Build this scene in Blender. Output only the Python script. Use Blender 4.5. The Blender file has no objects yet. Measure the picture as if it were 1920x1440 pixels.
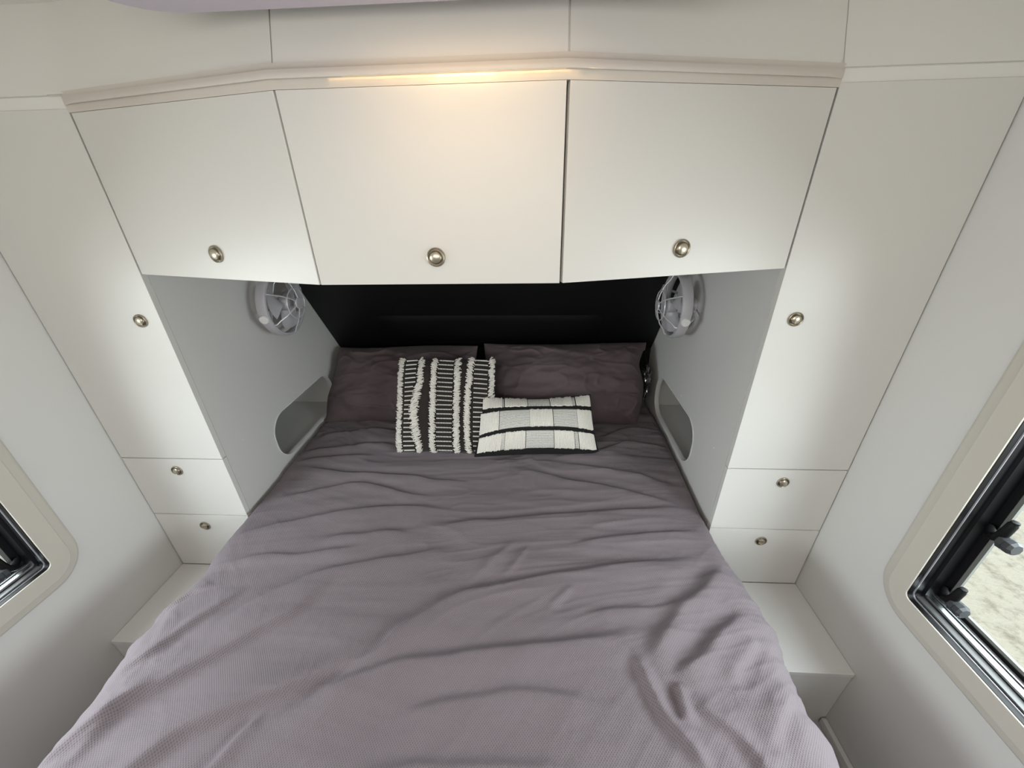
import bpy, bmesh, math, random
import numpy as np
from mathutils import Vector, Matrix

random.seed(7)
SC = bpy.context.scene
COL = SC.collection

# ------------------------------------------------------------------ camera
def add_camera():
    yaw, pitch, roll = [math.radians(a) for a in (-3.4694, 26.8712, -1.1983)]
    f = Vector((math.sin(yaw)*math.cos(pitch), math.cos(yaw)*math.cos(pitch), -math.sin(pitch)))
    r = Vector((math.cos(yaw), -math.sin(yaw), 0)); u = r.cross(f)
    r2 = math.cos(roll)*r + math.sin(roll)*u
    u2 = -math.sin(roll)*r + math.cos(roll)*u
    c = bpy.data.cameras.new('camera'); o = bpy.data.objects.new('camera', c); COL.objects.link(o)
    c.sensor_width = 36; c.lens = 727.4136*36/1920; c.clip_start = 0.02; c.clip_end = 200
    m = Matrix((r2, u2, -f)).transposed().to_4x4()
    m.translation = Vector((0.1994, -0.9243, 0.9947))
    o.matrix_world = m
    SC.camera = o
add_camera()

# ------------------------------------------------------------------ world, lights, exposure
SC.view_settings.view_transform = 'Standard'
SC.view_settings.look = 'None'
SC.view_settings.gamma = 1.0
SC.view_settings.use_curve_mapping = False
SC.view_settings.exposure = 0.10
w = bpy.data.worlds.new('sky'); SC.world = w; w.use_nodes = True
bgn = w.node_tree.nodes['Background']
bgn.inputs[0].default_value = (0.80, 0.90, 1.0, 1); bgn.inputs[1].default_value = 1.6

def area(name, loc, direction, sx, sy, power, color, spread=math.pi):
    l = bpy.data.lights.new(name, 'AREA'); l.shape = 'RECTANGLE'; l.size = sx; l.size_y = sy
    l.energy = power; l.color = color; l.spread = spread
    o = bpy.data.objects.new(name, l); COL.objects.link(o); o.location = loc
    o.rotation_euler = Vector(direction).to_track_quat('-Z', 'Y').to_euler()
    return o
def sun():
    l = bpy.data.lights.new('sun', 'SUN'); l.energy = 6.0; l.angle = 0.02; l.color = (1, .96, .88)
    o = bpy.data.objects.new('sun', l); COL.objects.link(o)
    o.rotation_euler = Vector((0.12, -0.60, -1.0)).to_track_quat('-Z', 'Y').to_euler()
sun()
area('daylight_right', (1.45, -0.72, 0.86), (-1, 0.06, -0.42), 1.2, 1.0, 45, (.88, .96, 1.0))
area('daylight_left', (-1.45, -0.72, 0.86), (1, 0.06, -0.42), 1.2, 1.0, 45, (.88, .96, 1.0))
area('rear_fill', (0.0, -2.75, 0.45), (0, 1, 0.0), 1.7, 0.9, 1.5, (1.0, .93, .84))  # added fill from behind; the rear wall has no window
area('cabin_fill', (0.0, -1.60, 1.02), (0, 1, -.02), 1.6, .36, 7.0, (1.0, .95, .87))  # added fill behind the camera, brightens bulkhead and doors; no fitting there
for k_ in range(5):
    area('led_glow', (0.085, -0.1360, 1.1634), (0, 0.06, -1), 0.10+.09*k_, 0.002, 0.013, (1.0, .66, .28))
area('door_glow_fill', (0.085, -0.30, 1.232), (0, .75, -1), 0.30, 0.02, 0.17, (1.0, .68, .36), 2.0)  # added second source to broaden the warm glow on the middle door

# ------------------------------------------------------------------ materials
def mat(name, color, rough=.5, metal=0.0, spec=.5, sheen=0.0, coat=0.0, trans=0.0, emit=None, estr=0):
    m = bpy.data.materials.new(name); m.use_nodes = True
    b = m.node_tree.nodes['Principled BSDF']
    b.inputs['Base Color'].default_value = (*color, 1)
    b.inputs['Roughness'].default_value = rough
    b.inputs['Metallic'].default_value = metal
    b.inputs['Specular IOR Level'].default_value = spec
    b.inputs['Sheen Weight'].default_value = sheen
    b.inputs['Coat Weight'].default_value = coat
    b.inputs['Transmission Weight'].default_value = trans
    if emit:
        b.inputs['Emission Color'].default_value = (*emit, 1)
        b.inputs['Emission Strength'].default_value = estr
    return m
def nd(m, typ, **kw):
    n = m.node_tree.nodes.new(typ)
    for k, v in kw.items(): setattr(n, k, v)
    return n
def lk(m, a, b): m.node_tree.links.new(a, b)
def noise_variation(m, scale, amt, bump=0.0, bscale=None, stretch=(1, 1, 1)):
    """subtle colour mottling and fine relief on a principled material"""
    b = m.node_tree.nodes['Principled BSDF']
    tc = nd(m, 'ShaderNodeTexCoord'); mp = nd(m, 'ShaderNodeMapping')
    mp.inputs['Scale'].default_value = stretch
    lk(m, tc.outputs['Object'], mp.inputs[0])
    n = nd(m, 'ShaderNodeTexNoise'); n.inputs['Scale'].default_value = scale; n.inputs['Detail'].default_value = 4
    lk(m, mp.outputs[0], n.inputs['Vector'])
    c = b.inputs['Base Color'].default_value[:]
    mx = nd(m, 'ShaderNodeMixRGB'); mx.inputs[1].default_value = tuple(x*(1-amt) for x in c[:3])+(1,)
    mx.inputs[2].default_value = tuple(min(1, x*(1+amt)) for x in c[:3])+(1,)
    lk(m, n.outputs[0], mx.inputs[0]); lk(m, mx.outputs[0], b.inputs['Base Color'])
    if bump:
        n2 = nd(m, 'ShaderNodeTexNoise'); n2.inputs['Scale'].default_value = bscale or scale*8
        lk(m, mp.outputs[0], n2.inputs['Vector'])
        bp = nd(m, 'ShaderNodeBump'); bp.inputs['Strength'].default_value = bump; bp.inputs['Distance'].default_value = .002
        lk(m, n2.outputs[0], bp.inputs['Height']); lk(m, bp.outputs[0], b.inputs['Normal'])
    return m

M = {}
M['door'] = noise_variation(mat('white_laminate', (.74, .725, .69), .38), 2, .01)
M['panel'] = noise_variation(mat('side_panel_laminate', (.70, .69, .665), .45), 2, .015)
M['edge'] = mat('edge_trim', (.72, .72, .70), .4)
M['wall'] = noise_variation(mat('wall_lining', (.74, .73, .705), .42), 1.5, .012)
M['shell'] = noise_variation(mat('moulded_bulkhead', (.85, .835, .795), .45), 1.5, .012)
M['cornice'] = mat('cornice_plastic', (.70, .65, .59), .4)
M['ledge'] = noise_variation(mat('ledge_laminate', (.76, .75, .73), .45), 2, .01)
M['frame'] = mat('window_surround_plastic', (.66, .62, .55), .4)
M['rubber'] = mat('black_reveal', (.003, .003, .004), .42, spec=.25)
M['sill'] = mat('dark_grey_channel', (.10, .10, .10), .35)
M['alu'] = mat('aluminium', (.82, .84, .85), .22, 1.0)
M['nickel'] = noise_variation(mat('brushed_nickel', (.62, .56, .45), .28, 1.0), 60, .08)
M['nickel_dark'] = mat('nickel_ring_dark', (.40, .36, .29), .3, 1.0)  # darker nickel for the ring around the button
M['black'] = noise_variation(mat('black_vinyl', (.006, .006, .007), .42, spec=.3), 40, .1, .05, 300)
M['void'] = mat('dark_interior', (.01, .01, .01), .8)
M['fan'] = mat('fan_grey_plastic', (.50, .49, .52), .35)
M['fanlight'] = mat('fan_light_plastic', (.85, .84, .84), .35)
M['wire'] = mat('fan_cage_wire', (.74, .73, .75), .3, .3)
M['floor'] = noise_variation(mat('floor_vinyl', (.50, .50, .49), .5), 6, .08)
M['hatch'] = mat('hatch_lilac_grey', (.62, .56, .64), .5)
M['latch'] = mat('latch_black', (.004, .004, .004), .5, spec=.25)
M['latchgrey'] = mat('latch_grey', (.045, .048, .052), .5)
M['mattress'] = mat('mattress_fabric', (.20, .18, .185), .9)
M['led'] = mat('led_strip', (1, .85, .6), .4, emit=(1, .70, .34), estr=.3)
M['cushion_dark'] = noise_variation(mat('cushion_charcoal', (.022, .017, .014), .95, sheen=.1), 30, .2, .3, 900)
M['cushion_black'] = noise_variation(mat('cushion_black', (.008, .008, .007), .95), 60, .4, .4, 900)
M['yarn'] = noise_variation(mat('cream_yarn', (.80, .76, .70), .9), 220, .25, .4, 900)
M['bead'] = noise_variation(mat('cream_stitch', (.84, .81, .75), .85), 200, .2)
M['cable'] = mat('black_cable', (.012, .012, .012), .4)

def fabric(name, color, waffle=True, pitch=.0054):
    m = mat(name, color, .82, spec=.25, sheen=.06)
    b = m.node_tree.nodes['Principled BSDF']
    b.inputs['Sheen Roughness'].default_value = .5
    b.inputs['Sheen Tint'].default_value = (.80, .84, 1.0, 1)
    uv = nd(m, 'ShaderNodeUVMap'); uv.uv_map = 'UVMap'
    sep = nd(m, 'ShaderNodeSeparateXYZ'); lk(m, uv.outputs[0], sep.inputs[0])
    def mth(op, a, bb=None):
        n = nd(m, 'ShaderNodeMath', operation=op)
        for i, q in enumerate((a, bb)):
            if q is None: continue
            if isinstance(q, (int, float)): n.inputs[i].default_value = q
            else: lk(m, q, n.inputs[i])
        return n.outputs[0]
    k = 2*math.pi/pitch
    sx = mth('SINE', mth('MULTIPLY', sep.outputs[0], k/1.0))
    sy = mth('SINE', mth('MULTIPLY', sep.outputs[1], k/1.15))
    prod = mth('MULTIPLY', sx, sy)                       # offset dimples
    dot = mth('POWER', mth('MAXIMUM', prod, 0.0), 0.8)
    n = nd(m, 'ShaderNodeTexNoise'); n.inputs['Scale'].default_value = 5; n.inputs['Detail'].default_value = 3
    lk(m, uv.outputs[0], n.inputs['Vector'])
    mx = nd(m, 'ShaderNodeMixRGB'); mx.inputs[1].default_value = tuple(x*.94 for x in color)+(1,)
    mx.inputs[2].default_value = tuple(x*1.06 for x in color)+(1,); lk(m, n.outputs[0], mx.inputs[0])
    out = mx.outputs[0]
    if waffle:
        m2 = nd(m, 'ShaderNodeMixRGB'); lk(m, mth('MULTIPLY', dot, .50), m2.inputs[0]); lk(m, out, m2.inputs[1])
        m2.inputs[2].default_value = tuple(x*.38 for x in color)+(1,); out = m2.outputs[0]
        bp = nd(m, 'ShaderNodeBump', invert=True); bp.inputs['Strength'].default_value = .5; bp.inputs['Distance'].default_value = .0015
        lk(m, dot, bp.inputs['Height']); lk(m, bp.outputs[0], b.inputs['Normal'])
    else:
        n2 = nd(m, 'ShaderNodeTexNoise'); n2.inputs['Scale'].default_value = 700
        lk(m, uv.outputs[0], n2.inputs['Vector'])
        bp = nd(m, 'ShaderNodeBump'); bp.inputs['Strength'].default_value = .2; bp.inputs['Distance'].default_value = .001
        lk(m, n2.outputs[0], bp.inputs['Height']); lk(m, bp.outputs[0], b.inputs['Normal'])
    lk(m, out, b.inputs['Base Color'])
    return m
M['duvet'] = fabric('duvet_waffle_cotton', (.215, .180, .195))
M['pillow'] = fabric('pillowcase_cotton', (.135, .102, .108), False)

def clear_mat(name, gloss=.10, tint=(1, 1, 1)):
    m = bpy.data.materials.new(name); m.use_nodes = True
    nt = m.node_tree; nt.nodes.remove(nt.nodes['Principled BSDF'])
    t = nd(m, 'ShaderNodeBsdfTransparent'); t.inputs[0].default_value = (*tint, 1)
    g = nd(m, 'ShaderNodeBsdfGlossy'); g.inputs['Roughness'].default_value = .05
    mx = nd(m, 'ShaderNodeMixShader'); mx.inputs[0].default_value = gloss
    lk(m, t.outputs[0], mx.inputs[1]); lk(m, g.outputs[0], mx.inputs[2])
    lk(m, mx.outputs[0], nt.nodes['Material Output'].inputs[0])
    return m
M['glass'] = clear_mat('acrylic_pane', .03, (.97, .98, .97))
M['plastic'] = clear_mat('clear_plastic_film', .35, (.8, .82, .8))

def weave_mat(name, light, dark, k1, k2, w1, axis=0):
    """thread pattern from the UVs: light yarn with dark gaps (UV in metres)"""
    m = mat(name, light, .92)
    b = m.node_tree.nodes['Principled BSDF']
    uv = nd(m, 'ShaderNodeUVMap'); uv.uv_map = 'UVMap'
    sep = nd(m, 'ShaderNodeSeparateXYZ'); lk(m, uv.outputs[0], sep.inputs[0])
    def wave(sock, k):
        a = nd(m, 'ShaderNodeMath', operation='MULTIPLY'); lk(m, sock, a.inputs[0]); a.inputs[1].default_value = k
        s = nd(m, 'ShaderNodeMath', operation='SINE'); lk(m, a.outputs[0], s.inputs[0]); return s.outputs[0]
    a = wave(sep.outputs[0], k1); c = wave(sep.outputs[1], k2)
    s = nd(m, 'ShaderNodeMath', operation='MULTIPLY_ADD'); lk(m, a if axis == 0 else c, s.inputs[0]); s.inputs[1].default_value = w1
    lk(m, c if axis == 0 else a, s.inputs[2])
    n = nd(m, 'ShaderNodeTexNoise'); n.inputs['Scale'].default_value = 420; lk(m, uv.outputs[0], n.inputs['Vector'])
    ad = nd(m, 'ShaderNodeMath', operation='MULTIPLY_ADD'); lk(m, n.outputs[0], ad.inputs[0]); ad.inputs[1].default_value = 2.4; lk(m, s.outputs[0], ad.inputs[2])
    r = nd(m, 'ShaderNodeValToRGB'); lk(m, ad.outputs[0], r.inputs[0])
    r.color_ramp.elements[0].position = .15; r.color_ramp.elements[0].color = (*dark, 1)
    r.color_ramp.elements[1].position = .75; r.color_ramp.elements[1].color = (*light, 1)
    lk(m, r.outputs[0], b.inputs['Base Color'])
    return m
M['greyweave'] = weave_mat('grey_weave', (.78, .75, .70), (.035, .035, .03), 2*math.pi/.006, 2*math.pi/.0052, .25, 0)
M['whiteblock'] = noise_variation(mat('ribbed_cream_wool', (.90, .86, .79), .92), 160, .12, .3, 700)

def ground_mat():
    m = mat('sandy_ground', (.30, .28, .23), .95)
    b = m.node_tree.nodes['Principled BSDF']
    tc = nd(m, 'ShaderNodeTexCoord')
    n = nd(m, 'ShaderNodeTexNoise'); n.inputs['Scale'].default_value = 9; n.inputs['Detail'].default_value = 8; n.inputs['Roughness'].default_value = .7
    lk(m, tc.outputs['Object'], n.inputs['Vector'])
    r = nd(m, 'ShaderNodeValToRGB'); r.color_ramp.elements[0].position = .33; r.color_ramp.elements[0].color = (.17, .155, .12, 1)
    r.color_ramp.elements[1].position = .52; r.color_ramp.elements[1].color = (.31, .30, .25, 1)
    lk(m, n.outputs[0], r.inputs[0]); lk(m, r.outputs[0], b.inputs['Base Color'])
    bp = nd(m, 'ShaderNodeBump'); bp.inputs['Strength'].default_value = .6; bp.inputs['Distance'].default_value = .05
    lk(m, n.outputs[0], bp.inputs['Height']); lk(m, bp.outputs[0], b.inputs['Normal'])
    return m
M['ground'] = ground_mat()

# ------------------------------------------------------------------ helpers
def tag(o, label=None, cat=None, group=None, kind=None):
    if label: o['label'] = label
    if cat: o['category'] = cat
    if group: o['group'] = group
    if kind: o['kind'] = kind
    return o
def obj(name, bm, m, parent=None, smooth=False, bevel=0, sharp=35):
    me = bpy.data.meshes.new(name)
    if bevel:
        bmesh.ops.bevel(bm, geom=[e for e in bm.edges], offset=bevel, segments=2, profile=.7, affect='EDGES', clamp_overlap=True)
    bmesh.ops.recalc_face_normals(bm, faces=bm.faces)
    bm.to_mesh(me); bm.free()
    o = bpy.data.objects.new(name, me); COL.objects.link(o)
    for mm in (m if isinstance(m, (list, tuple)) else [m]): me.materials.append(mm)
    if smooth:
        me.polygons.foreach_set('use_smooth', [True]*len(me.polygons))
        try: me.set_sharp_from_angle(angle=math.radians(sharp))
        except Exception: pass
    if parent: o.parent = parent; o.matrix_parent_inverse = parent.matrix_world.inverted()
    return o
def empty(name, loc=(0, 0, 0)):
    o = bpy.data.objects.new(name, None); COL.objects.link(o); o.location = loc
    o.matrix_world = Matrix.Translation(loc); return o
def box(bm, a, b):
    xs, ys, zs = zip(a, b)
    v = [bm.verts.new((x, y, z)) for z in zs for y in ys for x in xs]
    for f in ((0, 1, 3, 2), (4, 6, 7, 5), (0, 4, 5, 1), (2, 3, 7, 6), (0, 2, 6, 4), (1, 5, 7, 3)):
        bm.faces.new([v[i] for i in f])
    return bm
def bx(*boxes):
    bm = bmesh.new()
    for a, b in boxes: box(bm, a, b)
    return bm
def prism(bm, poly, z0, z1):
    lo = [bm.verts.new((p[0], p[1], z0)) for p in poly]; hi = [bm.verts.new((p[0], p[1], z1)) for p in poly]
    n = len(poly); bm.faces.new(lo[::-1]); bm.faces.new(hi)
    for i in range(n): bm.faces.new((lo[i], lo[(i+1) % n], hi[(i+1) % n], hi[i]))
    return bm
def lathe(bm, prof, origin, axis, n=24, mi=0, start=None):
    """prof: (radius, height along axis)"""
    ax = Vector(axis).normalized(); a = ax.orthogonal().normalized(); b = ax.cross(a)
    rings = []
    for r, h in prof:
        if r < 1e-6: rings.append([bm.verts.new(Vector(origin)+ax*h)])
        else: rings.append([bm.verts.new(Vector(origin)+ax*h+(a*math.cos(t)+b*math.sin(t))*r) for t in [2*math.pi*i/n for i in range(n)]])
    for p, q in zip(rings, rings[1:]):
        for i in range(n):
            j = (i+1) % n
            vs = [p[i % len(p)], p[j % len(p)], q[j % len(q)], q[i % len(q)]]
            u = []
            for v in vs:
                if v not in u: u.append(v)
            if len(u) > 2:
                f = bm.faces.new(u); f.material_index = mi
    return bm
def tube(bm, pts, r, n=8, closed=False):
    pts = [Vector(p) for p in pts]; N = len(pts); rings = []
    rr = r if isinstance(r, (list, tuple)) else [r]*N
    up = None
    for i, p in enumerate(pts):
        if closed: t = pts[(i+1) % N]-pts[i-1]
        else: t = pts[min(i+1, N-1)]-pts[max(i-1, 0)]
        t.normalize()
        if up is None: up = t.orthogonal().normalized()
        up = (up-t*up.dot(t)).normalized(); s = t.cross(up)
        rings.append([bm.verts.new(p+(up*math.cos(a)+s*math.sin(a))*rr[i]) for a in [2*math.pi*k/n for k in range(n)]])
    R = list(zip(rings, rings[1:]))+([(rings[-1], rings[0])] if closed else [])
    for p, q in R:
        for i in range(n): bm.faces.new((p[i], p[(i+1) % n], q[(i+1) % n], q[i]))
    if not closed: bm.faces.new(rings[0][::-1]); bm.faces.new(rings[-1])
    return bm
def rrect(cy, cz, hy, hz, r, o=0.0, n=8):
    """rounded rectangle in (y,z), grown outwards by o"""
    pts = []; r2 = max(r+o, .0005)
    for k, (sy, sz) in enumerate(((1, 1), (-1, 1), (-1, -1), (1, -1))):
        c = (cy+sy*(hy-r), cz+sz*(hz-r))
        if r+o <= 0: c = (cy+sy*(hy+o-.0005), cz+sz*(hz+o-.0005))
        for i in range(n+1):
            a = math.pi/2*(k+i/n)
            pts.append((c[0]+r2*math.cos(a), c[1]+r2*math.sin(a)))
    return pts
def ring_sweep(bm, cy, cz, hy, hz, r, prof, x0, side, n=8, mi=0, closed=True):
    """prof: (outset o, depth d toward the room). x = x0 - side*d"""
    rings = []
    for o_, d in prof:
        rings.append([bm.verts.new((x0-side*d, y, z)) for y, z in rrect(cy, cz, hy, hz, r, o_, n)])
    P = list(zip(rings, rings[1:]))+([(rings[-1], rings[0])] if closed else [])
    for p, q in P:
        L = len(p)
        for i in range(L):
            f = bm.faces.new((p[i], p[(i+1) % L], q[(i+1) % L], q[i])); f.material_index = mi
    return bm
def plate_yz(name, outer, holes, x0, x1, m, parent=None):
    """flat board in the y-z plane with rounded holes, between x0 and x1"""
    bm = bmesh.new()
    loops = [outer]+holes; edges = []; vloops = []
    for lp in loops:
        vs = [bm.verts.new((x0, y, z)) for y, z in lp]; vloops.append(vs)
        edges += [bm.edges.new((vs[i], vs[(i+1) % len(vs)])) for i in range(len(vs))]
    bmesh.ops.triangle_fill(bm, edges=edges, use_beauty=True, normal=(1, 0, 0))
    ff = list(bm.faces)
    r = bmesh.ops.extrude_face_region(bm, geom=ff)
    bmesh.ops.translate(bm, verts=[v for v in r['geom'] if isinstance(v, bmesh.types.BMVert)], vec=(x1-x0, 0, 0))
    return obj(name, bm, m, parent)

# dimensions (metres; top of the bed is z = 0)
XW, XP = 1.103, .765            # side walls, alcove panels
ZF, ZC, ZB, ZA, ZO, ZT = -.50, -.235, .017, .255, .821, 1.148
ZCEIL = 1.34
YR = -3.0

# ------------------------------------------------------------------ shell
def S(o, label=None): return tag(o, label, kind='structure')
S(obj('floor', bx(((-1.15, YR, ZF-.05), (1.15, 1.0, ZF))), M['floor']))
S(obj('ceiling', bx(((-1.15, YR, ZCEIL), (1.15, 1.0, ZCEIL+.04))), M['shell']))
S(obj('wall_front', bx(((-1.15, .95, ZF), (1.15, 1.0, ZCEIL))), M['wall']))
WY, WZ, WHY, WHZ, WR = -.705, .45, .425, .34, .014
for side, nm in ((-1, 'left'), (1, 'right')):
    S(plate_yz('wall_'+nm, [(YR, ZF), (.95, ZF), (.95, ZCEIL), (YR, ZCEIL)],
               [rrect(WY, WZ, WHY, WHZ, WR, .004, 4)], side*XW, side*(XW+.045), M['wall']))
S(obj('wall_rear', bx(((-1.15, YR-.05, ZF), (1.15, YR, ZCEIL))), M['wall']))
gm = bmesh.new(); bmesh.ops.create_grid(gm, x_segments=1, y_segments=1, size=30)
g = obj('ground', gm, M['ground']); g.location = (0, 0, -1.35); S(g, 'pale sandy ground outside the windows')

# windows: surround, black reveal, rail, edge strip, pane, latches
def make_latch(side, y, z, parent):
    L = empty('latch', (side*(XW+.03), y, z)); L.parent = parent
    L.matrix_parent_inverse = parent.matrix_world.inverted()
    s = side
    bm = bmesh.new()
    def P(dx, dy, dz): return (s*(XW+.022)+s*dx, y+dy, z+dz)
    # curved lever
    tube(bm, [P(.018, .024, -.012), P(.010, .014, -.014), P(.002, .002, -.016), P(-.002, -.010, -.008), P(-.003, -.014, .012), P(-.004, -.017, .034), P(-.004, -.018, .040)],
         [.006, .0085, .0098, .0098, .0085, .0080, .005], 12)
    lathe(bm, [(0, -.001), (.0065, 0), (.0065, .004), (0, .006)], P(-.004, -.018, .038), (0, 0, 1), 10)
    obj('lever', bm, M['latch'], L, True)
    k = bmesh.new()
    lathe(k, [(0, 0), (.012, 0), (.0150, .003), (.0150, .012), (.0135, .0125), (.0135, .014), (.0150, .0145), (.0150, .023), (.011, .028), (0, .028)],
          P(-.001, -.014, -.010), (0, -1, .10), 8)
    obj('knob', k, M['latchgrey'], L)
    return L
for side, idx, nm in ((-1, 1, 'left'), (1, 2, 'right')):
    W = empty('window_%d' % idx, (side*XW, WY, WZ)); S(W, 'push-out window in the %s wall with a cream surround' % nm)
    bm = bmesh.new()
    ring_sweep(bm, WY, WZ, WHY, WHZ, WR, [(.0005, .005), (.0005, .0150), (.0012, .0160), (.0022, .0160), (.046, .0150), (.0480, .0105), (.051, .0095), (.066, .0085), (.073, .0055), (.077, 0), (.06, -.0005)], side*XW, side, 10)
    obj('window_frame', bm, M['frame'], W, True, sharp=50)
    bm = bmesh.new()
    ring_sweep(bm, WY, WZ, WHY, WHZ, WR, [(.003, .0130), (-.0008, .0130), (-.0008, -.018), (-.007, -.020), (-.007, -.046), (-.020, -.048), (-.020, -.056), (.003, -.056)], side*XW, side, 6)
    obj('reveal', bm, M['rubber'], W, True, sharp=40)
    # thin grey lip, a highlight painted into the black reveal
    bm = bmesh.new()
    ring_sweep(bm, WY, WZ, WHY, WHZ, WR, [(-.0006, .002), (-.0025, .001), (-.0025, -.001), (-.0006, -.002)], side*XW, side, 6)
    obj('highlight_lip', bm, mat('highlight_lip_grey', (.25, .25, .27), .3), W, True, sharp=40)
    zb = WZ-WHZ
    X = lambda d: side*(XW+d)
    def slab(name, d0, d1, z0, z1, m, sl=0):
        b = bx(((min(X(d0), X(d1)), WY-WHY+.012, z0), (max(X(d0), X(d1)), WY+WHY-.006, z1)))
        return obj(name, b, m, W, bevel=.0012)
    slab('sill_channel', .004, .020, zb+.001, zb+.006, M['sill'])
    slab('rail', .021, .034, zb+.003, zb+.013, M['alu'])
    slab('rail', .0365, .041, zb+.003, zb+.015, M['alu'])
    slab('rail', .043, .048, zb+.003, zb+.013, M['sill'])
    bm = bmesh.new()
    ring_sweep(bm, WY, WZ, WHY, WHZ, WR, [(-.020, -.050), (-.028, -.050), (-.028, -.056), (-.020, -.056)], side*XW, side, 6)
    obj('sash_edge', bm, mat('sash_edge_grey', (.20, .205, .19), .4), W, True, sharp=40)
    bm = bx(((min(X(.0545), X(.0575)), WY-WHY+.015, WZ-WHZ+.015), (max(X(.0545), X(.0575)), WY+WHY-.015, WZ+WHZ-.015)))
    obj('pane', bm, M['glass'], W)
    for z in ((.365, .170) if side == 1 else (.365, .165)):
        make_latch(side, -.318, z, W)

# cornice and moulded bulkhead above the cupboards (bowed in plan)
PB = [(-XW, 0), (-XP, 0), (-.2435, -.133), (.2535, -.133), (XP, 0), (XW, 0)]
bm = bmesh.new()
prof = [(-.03, 1.1498), (.0, 1.1498), (.0, 1.1648), (.0085, 1.1648), (.0090, 1.1626), (.0120, 1.1626), (.0130, 1.1650), (.0125, 1.1700), (.010, 1.1735), (.0095, 1.1750), (.007, 1.1770), (.0045, 1.1800), (.003, 1.1850), (-.03, 1.1860)]
rings = [[bm.verts.new((x, y-(o_*f if o_ > 0 else o_), z)) for o_, z in prof] for x, y, f in [(-XP-.001, .0, .12), (-XP+.035, -.0092, .75)]+[(*q, 1) for q in PB[2:4]]+[(XP-.035, -.0092, .75), (XP+.001, .0, .12)]]
for p, q in zip(rings, rings[1:]):
    for i in range(len(prof)): bm.faces.new((p[i], p[(i+1) % len(prof)], q[(i+1) % len(prof)], q[i]))
bm.faces.new(rings[0]); bm.faces.new(rings[-1][::-1])
S(obj('trim_1', bm, M['cornice'], smooth=True, sharp=28), 'slim moulded cornice running above the cupboard doors')
led = tag(obj('led_strip', bx(((-.12, -.1375, 1.1638), (.25, -.1345, 1.1646))), M['led']),
          'slim warm glowing LED strip under the cornice above the middle cupboard', 'light')
BH = empty('trim_2', (0, 0, 1.18)); S(BH, 'smooth off-white bulkhead panels leaning back above the cornice')
def bulk(pts, round_right=False, z0=1.181):
    """one panel over plan points pts, leaning back 21 degrees"""
    z1, k = 1.345, .38; bm = bmesh.new(); t = .0006
    lo = [(x, y-.0010+k*(z0-1.181), z0) for x, y in pts]
    loop_lo = list(lo)
    if round_right:
        (xa, ya, _), (xb, yb, _) = lo[-2], lo[-1]; r = .018; loop_lo = lo[:-1]
        d = math.hypot(xb-xa, yb-ya)
        for i in range(7):
            a = math.pi/2*i/6; s = 1-(r*(1-math.sin(a)))/d; zz = z0+r*(1-math.cos(a))
            loop_lo.append((xa+(xb-xa)*s, ya+(yb-ya)*s+k*(zz-z0), zz))
    hi = [(x, y-.0010+k*(z1-1.181), z1) for x, y in pts][::-1]
    loop = loop_lo+hi
    vs = [bm.verts.new(p) for p in loop]; vb = [bm.verts.new((p[0], p[1]+t, p[2])) for p in loop]
    N = len(loop)
    if len(pts) > 2:     # bent panel: quads
        n = len(pts)
        for vv in (vs, vb):
            for i in range(n-1): bm.faces.new((vv[i], vv[i+1], vv[N-2-i], vv[N-1-i]))
    else:
        bm.faces.new(vs); bm.faces.new(vb[::-1])
    for i in range(N): bm.faces.new((vs[i], vs[(i+1) % N], vb[(i+1) % N], vb[i]))
    return obj('panel', bm, M['shell'], BH, len(pts) > 2, sharp=30)
gp = .0016
def lerp(a, b, t): return (a[0]+(b[0]-a[0])*t, a[1]+(b[1]-a[1])*t)
P2, P3, P4 = (-.235, -.133), PB[3], (.760, -.001)
arc = [(-XP-.03+.0105*i, -.258*.0105*i*i/12) for i in range(7)]
bulk([PB[0], arc[0]], False, 1.1795); bulk(arc+[(P2[0]-gp, P2[1]+.0006)]); bulk([(P2[0]+gp, P2[1]), (P3[0]-gp, P3[1])])
bulk([(P3[0]+gp, P3[1]+.0006), (P4[0]-gp, P4[1]-.001)], True); bulk([(P4[0]+gp, .0), PB[5]], False, 1.1795)
obj('joint_strip', bx(((-XW+.001, .0030, 1.1570), (-XP-.0005, .012, 1.1835)), ((XP+.0005, .0030, 1.1570), (XW-.001, .012, 1.1835))), M['shell'], BH)
bm = bmesh.new()                                      # backing seen in the joints
k, z0, z1 = .38, 1.178, 1.350
bp_ = [PB[0], PB[1], P2, P3, PB[4], PB[5]]
lo = [bm.verts.new((x, y+.0001, z0)) for x, y in bp_]; hi = [bm.verts.new((x, y+.0001+k*(z1-z0), z1)) for x, y in bp_]
lo2 = [bm.verts.new((x, y+.012, z0)) for x, y in bp_]; hi2 = [bm.verts.new((x, y+.012+k*(z1-z0), z1)) for x, y in bp_]
for i in range(5):
    bm.faces.new((lo[i], lo[i+1], hi[i+1], hi[i])); bm.faces.new((lo2[i+1], lo2[i], hi2[i], hi2[i+1]))
    bm.faces.new((lo[i+1], lo[i], lo2[i], lo2[i+1])); bm.faces.new((hi[i], hi[i+1], hi2[i+1], hi2[i]))
obj('backing', bm, mat('joint_backing', (.80, .78, .73), .6), BH)

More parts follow.
